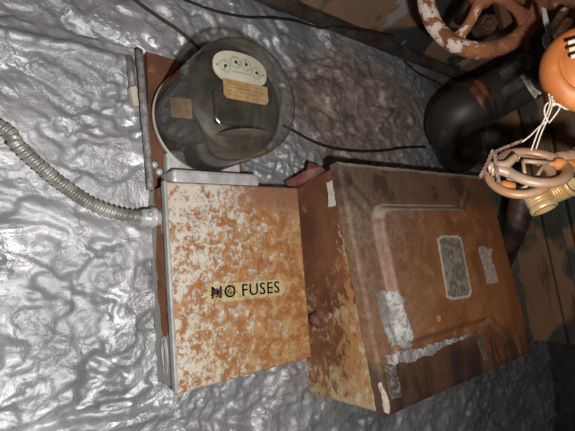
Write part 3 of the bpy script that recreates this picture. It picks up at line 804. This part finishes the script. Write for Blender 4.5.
add_lathe(bm, bodyc, (-CF*.8-CR*.5+CD*.2), [(0, .04), (.05, .04), (.066, .035), (.074, .025), (.074, .005), (.060, 0), (.050, -.02), (.046, -.08), (.05, -.14), (0, -.15)], 36, .05)
obj('flange', bm, rust_valve, gv)
bm = bmesh.new(); add_tube(bm, catmull([pt(516, -14, .86), pt(535, -6, .85), pt(555, 0, .82), pt(580, 6, .80)], 8), lambda k, f, i: .030+.012*f+.004*noise.noise(Vector((k*.7, i*5, 0))), 20)
obj('bonnet', bm, rust_valve, gv)
for px_, py_, r_ in ((564, 12, .0070), (567, 23, .0080)):
    bm = bmesh.new(); add_lathe(bm, pt(px_, py_, .700), (-CF-CR*.3), [(0, .008), (r_*.5, .007), (r_*.9, .004), (r_, -.002), (r_, -.05)], 12, .15)
    obj('flange_bolt', bm, M_simple('flaked pale rust', (.42, .18, .08), (.70, .52, .40), .6, 0, 90, .5, .001), gv)

# ------------------------------------------------------------------ round orange valve cap
cc = pt(590, 68, .50); cn = (-CF-CR*.16-CD*.16).normalized()
oc = thing('valve_cap', 'round orange rusted valve cap with a groove at the upper right', 'valve', cc)
s, c, a, b, f = rust('smooth orange rust', (.52, .17, .045), (.40, .12, .03), (.58, .23, .08), .5, 14, .25, .001, .4)
cap_m = s.done()
bm = bmesh.new()
add_lathe(bm, cc, cn, [(0, -.03), (.020, -.03), (.036, -.026), (.0465, -.018), (.0505, -.006), (.0500, .003), (.0465, .010), (.040, .0135), (.0365, .0135), (.0352, .0105), (.034, .0120), (.031, .0155), (.022, .0185), (.014, .019), (.0135, .008), (0, .008)], 64)
obj('cap', bm, cap_m, oc)
bm = bmesh.new(); rd = ray(598, 60).normalized(); add_tube(bm, [cc+rd*.02, cc+rd*.15, pt(606, 40, .86)], .020, 20); obj('neck', bm, cap_m, oc)
bm = bmesh.new()
for k, (px_, py_) in enumerate(((572, 42), (573, 49), (575, 56))):
    q = pt(px_, py_, .474); add_tube(bm, [q-CR*.004+CD*.001, q+CR*.012-CD*.004], .0022, 8)
obj('slot_bars', bm, M_simple('pale chipped paint', (.55, .45, .36), (.72, .64, .55), .7), oc)

# ------------------------------------------------------------------ grey tie tag and pale scrap
tg = thing('tie_tag', 'small grey leaf shaped tag tied beside the round orange cap', 'tag', pt(547, 33, .62))
tag_m = M_simple('dull grey plastic', (.24, .25, .26), (.34, .35, .36), .45, .1)
bm = bmesh.new()
L1 = [(542, 7), (546, 9), (549, 22), (552, 33), (548, 35), (544, 22)]
add_prism(bm, [pt(x, y, .63) for x, y in L1], CF*.002); add_prism(bm, [pt(x, y, .63) for x, y in ((549, 33), (560, 22), (562, 24), (553, 35))], CF*.0016)
obj('strap', bm, tag_m, tg, False)
bm = bmesh.new(); add_prism(bm, [pt(x, y, .628) for x, y in ((545, 33), (550, 34), (551, 40), (549, 47), (546.5, 48.5), (543.5, 44), (543, 38))], CF*.0025)
obj('blade', bm, tag_m, tg, False)
bm = bmesh.new()
for k, (a_, b_, c_) in enumerate((((525, 78), (529, 88), (536, 98)), ((522, 75), (531, 90), (537.5, 95)), ((528, 80), (533, 88), (541, 94)))):
    add_tube(bm, catmull([pt(*a_, .95), pt(*b_, .94), pt(*c_, .93)], 6), lambda k_, f, i: .0045*(1-.4*f), 8)
tag(obj('rag_strip', bm, M_simple('pale greenish rag', (.30, .33, .25), (.62, .57, .46), .85, 0, 80, .6, .001)), 'ragged pale strip hanging off the end of the black pipe', 'rag')

# ------------------------------------------------------------------ brass valve with cage wheel and two outlets
VD = .55
bv = thing('brass_valve', 'small pinkish brass valve with a double ring wheel and two threaded outlets', 'valve', pt(535, 190, VD))
s = M('painted brass', .45, .15, .45); n = s.noise(70, 6, .65, .4); n2 = s.noise(20, 4, .6)
s.col(s.mix(s.rng(n2, .4, .62), s.mix(n, (.33, .215, .145), (.50, .36, .265)), (.38, .20, .10))); s.bump(n, .6, .0012); ring_m = s.done()
s = M('yellow brass', .38, .35, .5); n = s.noise(60, 6, .6, .4); s.col(s.mix(s.rng(n, .4, .62), (.50, .29, .11), (.52, .40, .24))); brass_m = s.done()
orange_m = M_simple('orange corrosion', (.48, .16, .04), (.60, .26, .08), .6, 0, 60, .4, .001)
na = (-CF*.60-CD*.80-CR*.04).normalized(); ca = pt(534, 166.5, VD)
nb = (-CF*.68-CD*.70-CR*.22).normalized(); cb = pt(519, 175, VD+.006)
def flat_ring(c, n, R, rw, rh, N=72, wob=.02):
    bm = bmesh.new(); u, v, w = frame_of(n); prev = first = None
    for i in range(N):
        t = 2*PI*i/N; d = u*math.cos(t)+v*math.sin(t); k = 1+wob*math.sin(3*t+1)
        r_ = [bm.verts.new(c+d*(R*k+rw*math.cos(a_))+w*rh*math.sin(a_)) for a_ in [2*PI*j/14 for j in range(14)]]
        if prev:
            for j in range(14): bm.faces.new((prev[j], prev[(j+1) % 14], r_[(j+1) % 14], r_[j]))
        else: first = r_
        prev = r_
    for j in range(14): bm.faces.new((prev[j], prev[(j+1) % 14], first[(j+1) % 14], first[j]))
    return bm
obj('wheel_ring', flat_ring(ca, na, .0370, .0068, .0055), ring_m, bv)
obj('wheel_ring', flat_ring(cb, nb, .0350, .0058, .0052), ring_m, bv)
bm = bmesh.new()
P = catmull([pt(488, 168, VD), pt(497, 166, VD-.004), pt(507, 164, VD-.006), pt(516, 156, VD-.002)], 8)
add_tube(bm, P, lambda k, f, i: .0075*(1-.45*f), 14)
P = catmull([pt(492, 170, VD-.002), pt(503, 171, VD-.008), pt(516, 178, VD-.012)], 8)
add_tube(bm, P, lambda k, f, i: .0080*(1-.45*f), 14)
obj('hinge_lug', bm, ring_m, bv)
for p_, q_, r_ in (((523, 161), (526, 182), .0022), ((523, 161), (549, 163), .0028), ((544, 165), (532, 184), .0022), ((507, 178), (526, 182), .0024), ((521, 190), (540, 176), .0022)):
    bm = bmesh.new(); add_tube(bm, [pt(*p_, VD), pt(*q_, VD-.002)], r_, 10); obj('spoke', bm, ring_m, bv)
bm = bmesh.new()
add_lathe(bm, pt(549, 164, VD), CR, [(0, -.002), (.0028, 0), (.0034, .006), (.0068, .008), (.0076, .011), (.0076, .016), (.0055, .018), (.0055, .040)], 24)
obj('stem', bm, orange_m, bv)
bm = bmesh.new(); add_lathe(bm, pt(501, 185, VD+.002), CR+CD*.1, [(0, -.001), (.005, 0), (.006, .004), (.005, .016), (0, .017)], 18)
obj('packing', bm, orange_m, bv)
def threaded(a, b, r, name, mat):
    bm = bmesh.new(); ax_ = b-a; L__ = ax_.length; prof = [(0, 0), (r*.86, 0)]; n = 5
    for i in range(n):
        h0 = L__*(.08+.62*i/n); prof += [(r*.92, h0), (r*1.0, h0+L__*.05), (r*.92, h0+L__*.10)]
    prof += [(r*.98, L__*.76), (r*1.02, L__*.80), (r*1.02, L__*.95), (r*.97, L__), (r*.72, L__), (r*.70, L__*.6), (0, L__*.6)]
    add_lathe(bm, a, ax_, prof, 32); return obj(name, bm, mat, bv)
threaded(pt(533, 190, VD+.006), pt(545, 210, VD-.006), .0160, 'outlet', brass_m)
threaded(pt(552, 192, VD+.016), pt(572, 183, VD-.004), .0155, 'outlet', brass_m)
bm = bmesh.new()
add_lathe(bm, pt(557, 163, VD+.012), (CR-CD*.12+CF*.1), [(0, -.002), (.013, 0), (.0145, .006), (.0135, .012), (.0150, .014), (.0150, .022), (.0135, .024), (.0135, .06)], 28)
add_tube(bm, catmull([pt(560, 168, VD+.022), pt(552, 182, VD+.022), pt(545, 192, VD+.016)], 8), .010, 18)
obj('body', bm, ring_m, bv)

bm = bmesh.new(); q = pt(574, 156, VD+.02); add_tube(bm, [q, q+Vector((.12, .004, -.002)), Vector((1.42, q.y+.02, q.z-.01)), Vector((1.50, q.y+.02, q.z-.01))], .0105, 20)
obj('feed_pipe', bm, ring_m, bv)
# ------------------------------------------------------------------ strings and twine
tw = thing('twine', 'rough brown twine wound around the left end of the brass valve', 'twine', pt(490, 165, VD))
def twisted(P, r, tw_):
    bm = bmesh.new(); P = catmull(P, 14); N = len(P)
    for s0 in (0, PI):
        Q = []
        for k, p in enumerate(P):
            t_ = (P[min(k+1, N-1)]-P[max(k-1, 0)]).normalized(); u, v, w = frame_of(t_); a_ = s0+k*tw_
            Q.append(p+(u*math.cos(a_)+v*math.sin(a_))*r*.8)
        add_tube(bm, Q, lambda k, f, i: r*(1+.15*noise.noise(Vector((k*.5, i, s0)))), 8)
    return bm
obj('coil', twisted([pt(494, 151, VD-.006), pt(496, 160, VD-.013), pt(497, 172, VD-.014), pt(499, 184, VD-.010)], .0015, .55), twine_m, tw)
obj('coil', twisted([pt(493, 150, VD-.006), pt(489, 160, VD-.006), pt(484, 170, VD-.006), pt(480, 178, VD-.006)], .0014, .55), twine_m, tw)
obj('coil', twisted([pt(495, 152, VD-.004), pt(504, 148, VD), pt(514, 144, VD), pt(524, 140, VD)], .0013, .55), twine_m, tw)
def string(name, pts, r, label):
    bm = bmesh.new(); add_tube(bm, catmull(pts, 10), r, 8); return tag(obj(name, bm, string_m), label, 'string', None)
st = thing('tie_string', 'white string hanging from the round orange cap down to the brass valve', 'string', pt(549, 100, .5))
for nm, P, r in (('strand', [pt(549, 94, .49), pt(550, 104, .505), pt(545, 118, .52), pt(538, 132, .535), pt(531, 151, .545)], .0009),
                 ('strand', [pt(552, 96, .49), pt(552, 106, .505), pt(547, 120, .52), pt(541, 134, .535), pt(536, 149, .545)], .0009),
                 ('strand', [pt(548, 120, .52), pt(538, 128, .53), pt(530, 136, .54), pt(522, 142, .545)], .0009),
                 ('loop', [pt(548, 122, .52), pt(544.5, 113, .515), pt(546, 105, .51), pt(552, 101, .507), pt(558, 102, .506), pt(560, 107, .506), pt(556, 114, .51), pt(549, 123, .52)], .0009),
                 ('strand', [pt(554, 103, .505), pt(561, 106, .505), pt(567, 109, .505), pt(573, 107, .503), pt(582, 103, .50)], .0012)):
    bm = bmesh.new(); add_tube(bm, catmull(P, 10), r, 8); obj(nm, bm, string_m, st)
bm = bmesh.new(); add_lathe(bm, pt(553.5, 104, .503), (0, 0, 1), [(0, -.003), (.002, -.002), (.0026, 0), (.002, .002), (0, .003)], 10)
obj('knot', bm, string_m, st)

# ------------------------------------------------------------------ light: the camera's flash, and very little else
fl_ = bpy.data.lights.new('flash_lamp', 'POINT'); fl_.energy = 23; fl_.shadow_soft_size = .012; fl_.color = (1.0, .965, .92)
fo = bpy.data.objects.new('flash_lamp', fl_); COL.objects.link(fo); fo.location = C0 + CR*.085 + CD*.065 + CF*.0 + Vector((0, 0, H))
w = bpy.data.worlds.new('world'); S.world = w; w.use_nodes = True
w.node_tree.nodes['Background'].inputs[0].default_value = (1.0, .88, .75, 1); w.node_tree.nodes['Background'].inputs[1].default_value = .035
S.view_settings.view_transform = 'Standard'; S.view_settings.look = 'None'; S.view_settings.gamma = 1; S.view_settings.use_curve_mapping = False
S.view_settings.exposure = 0.0
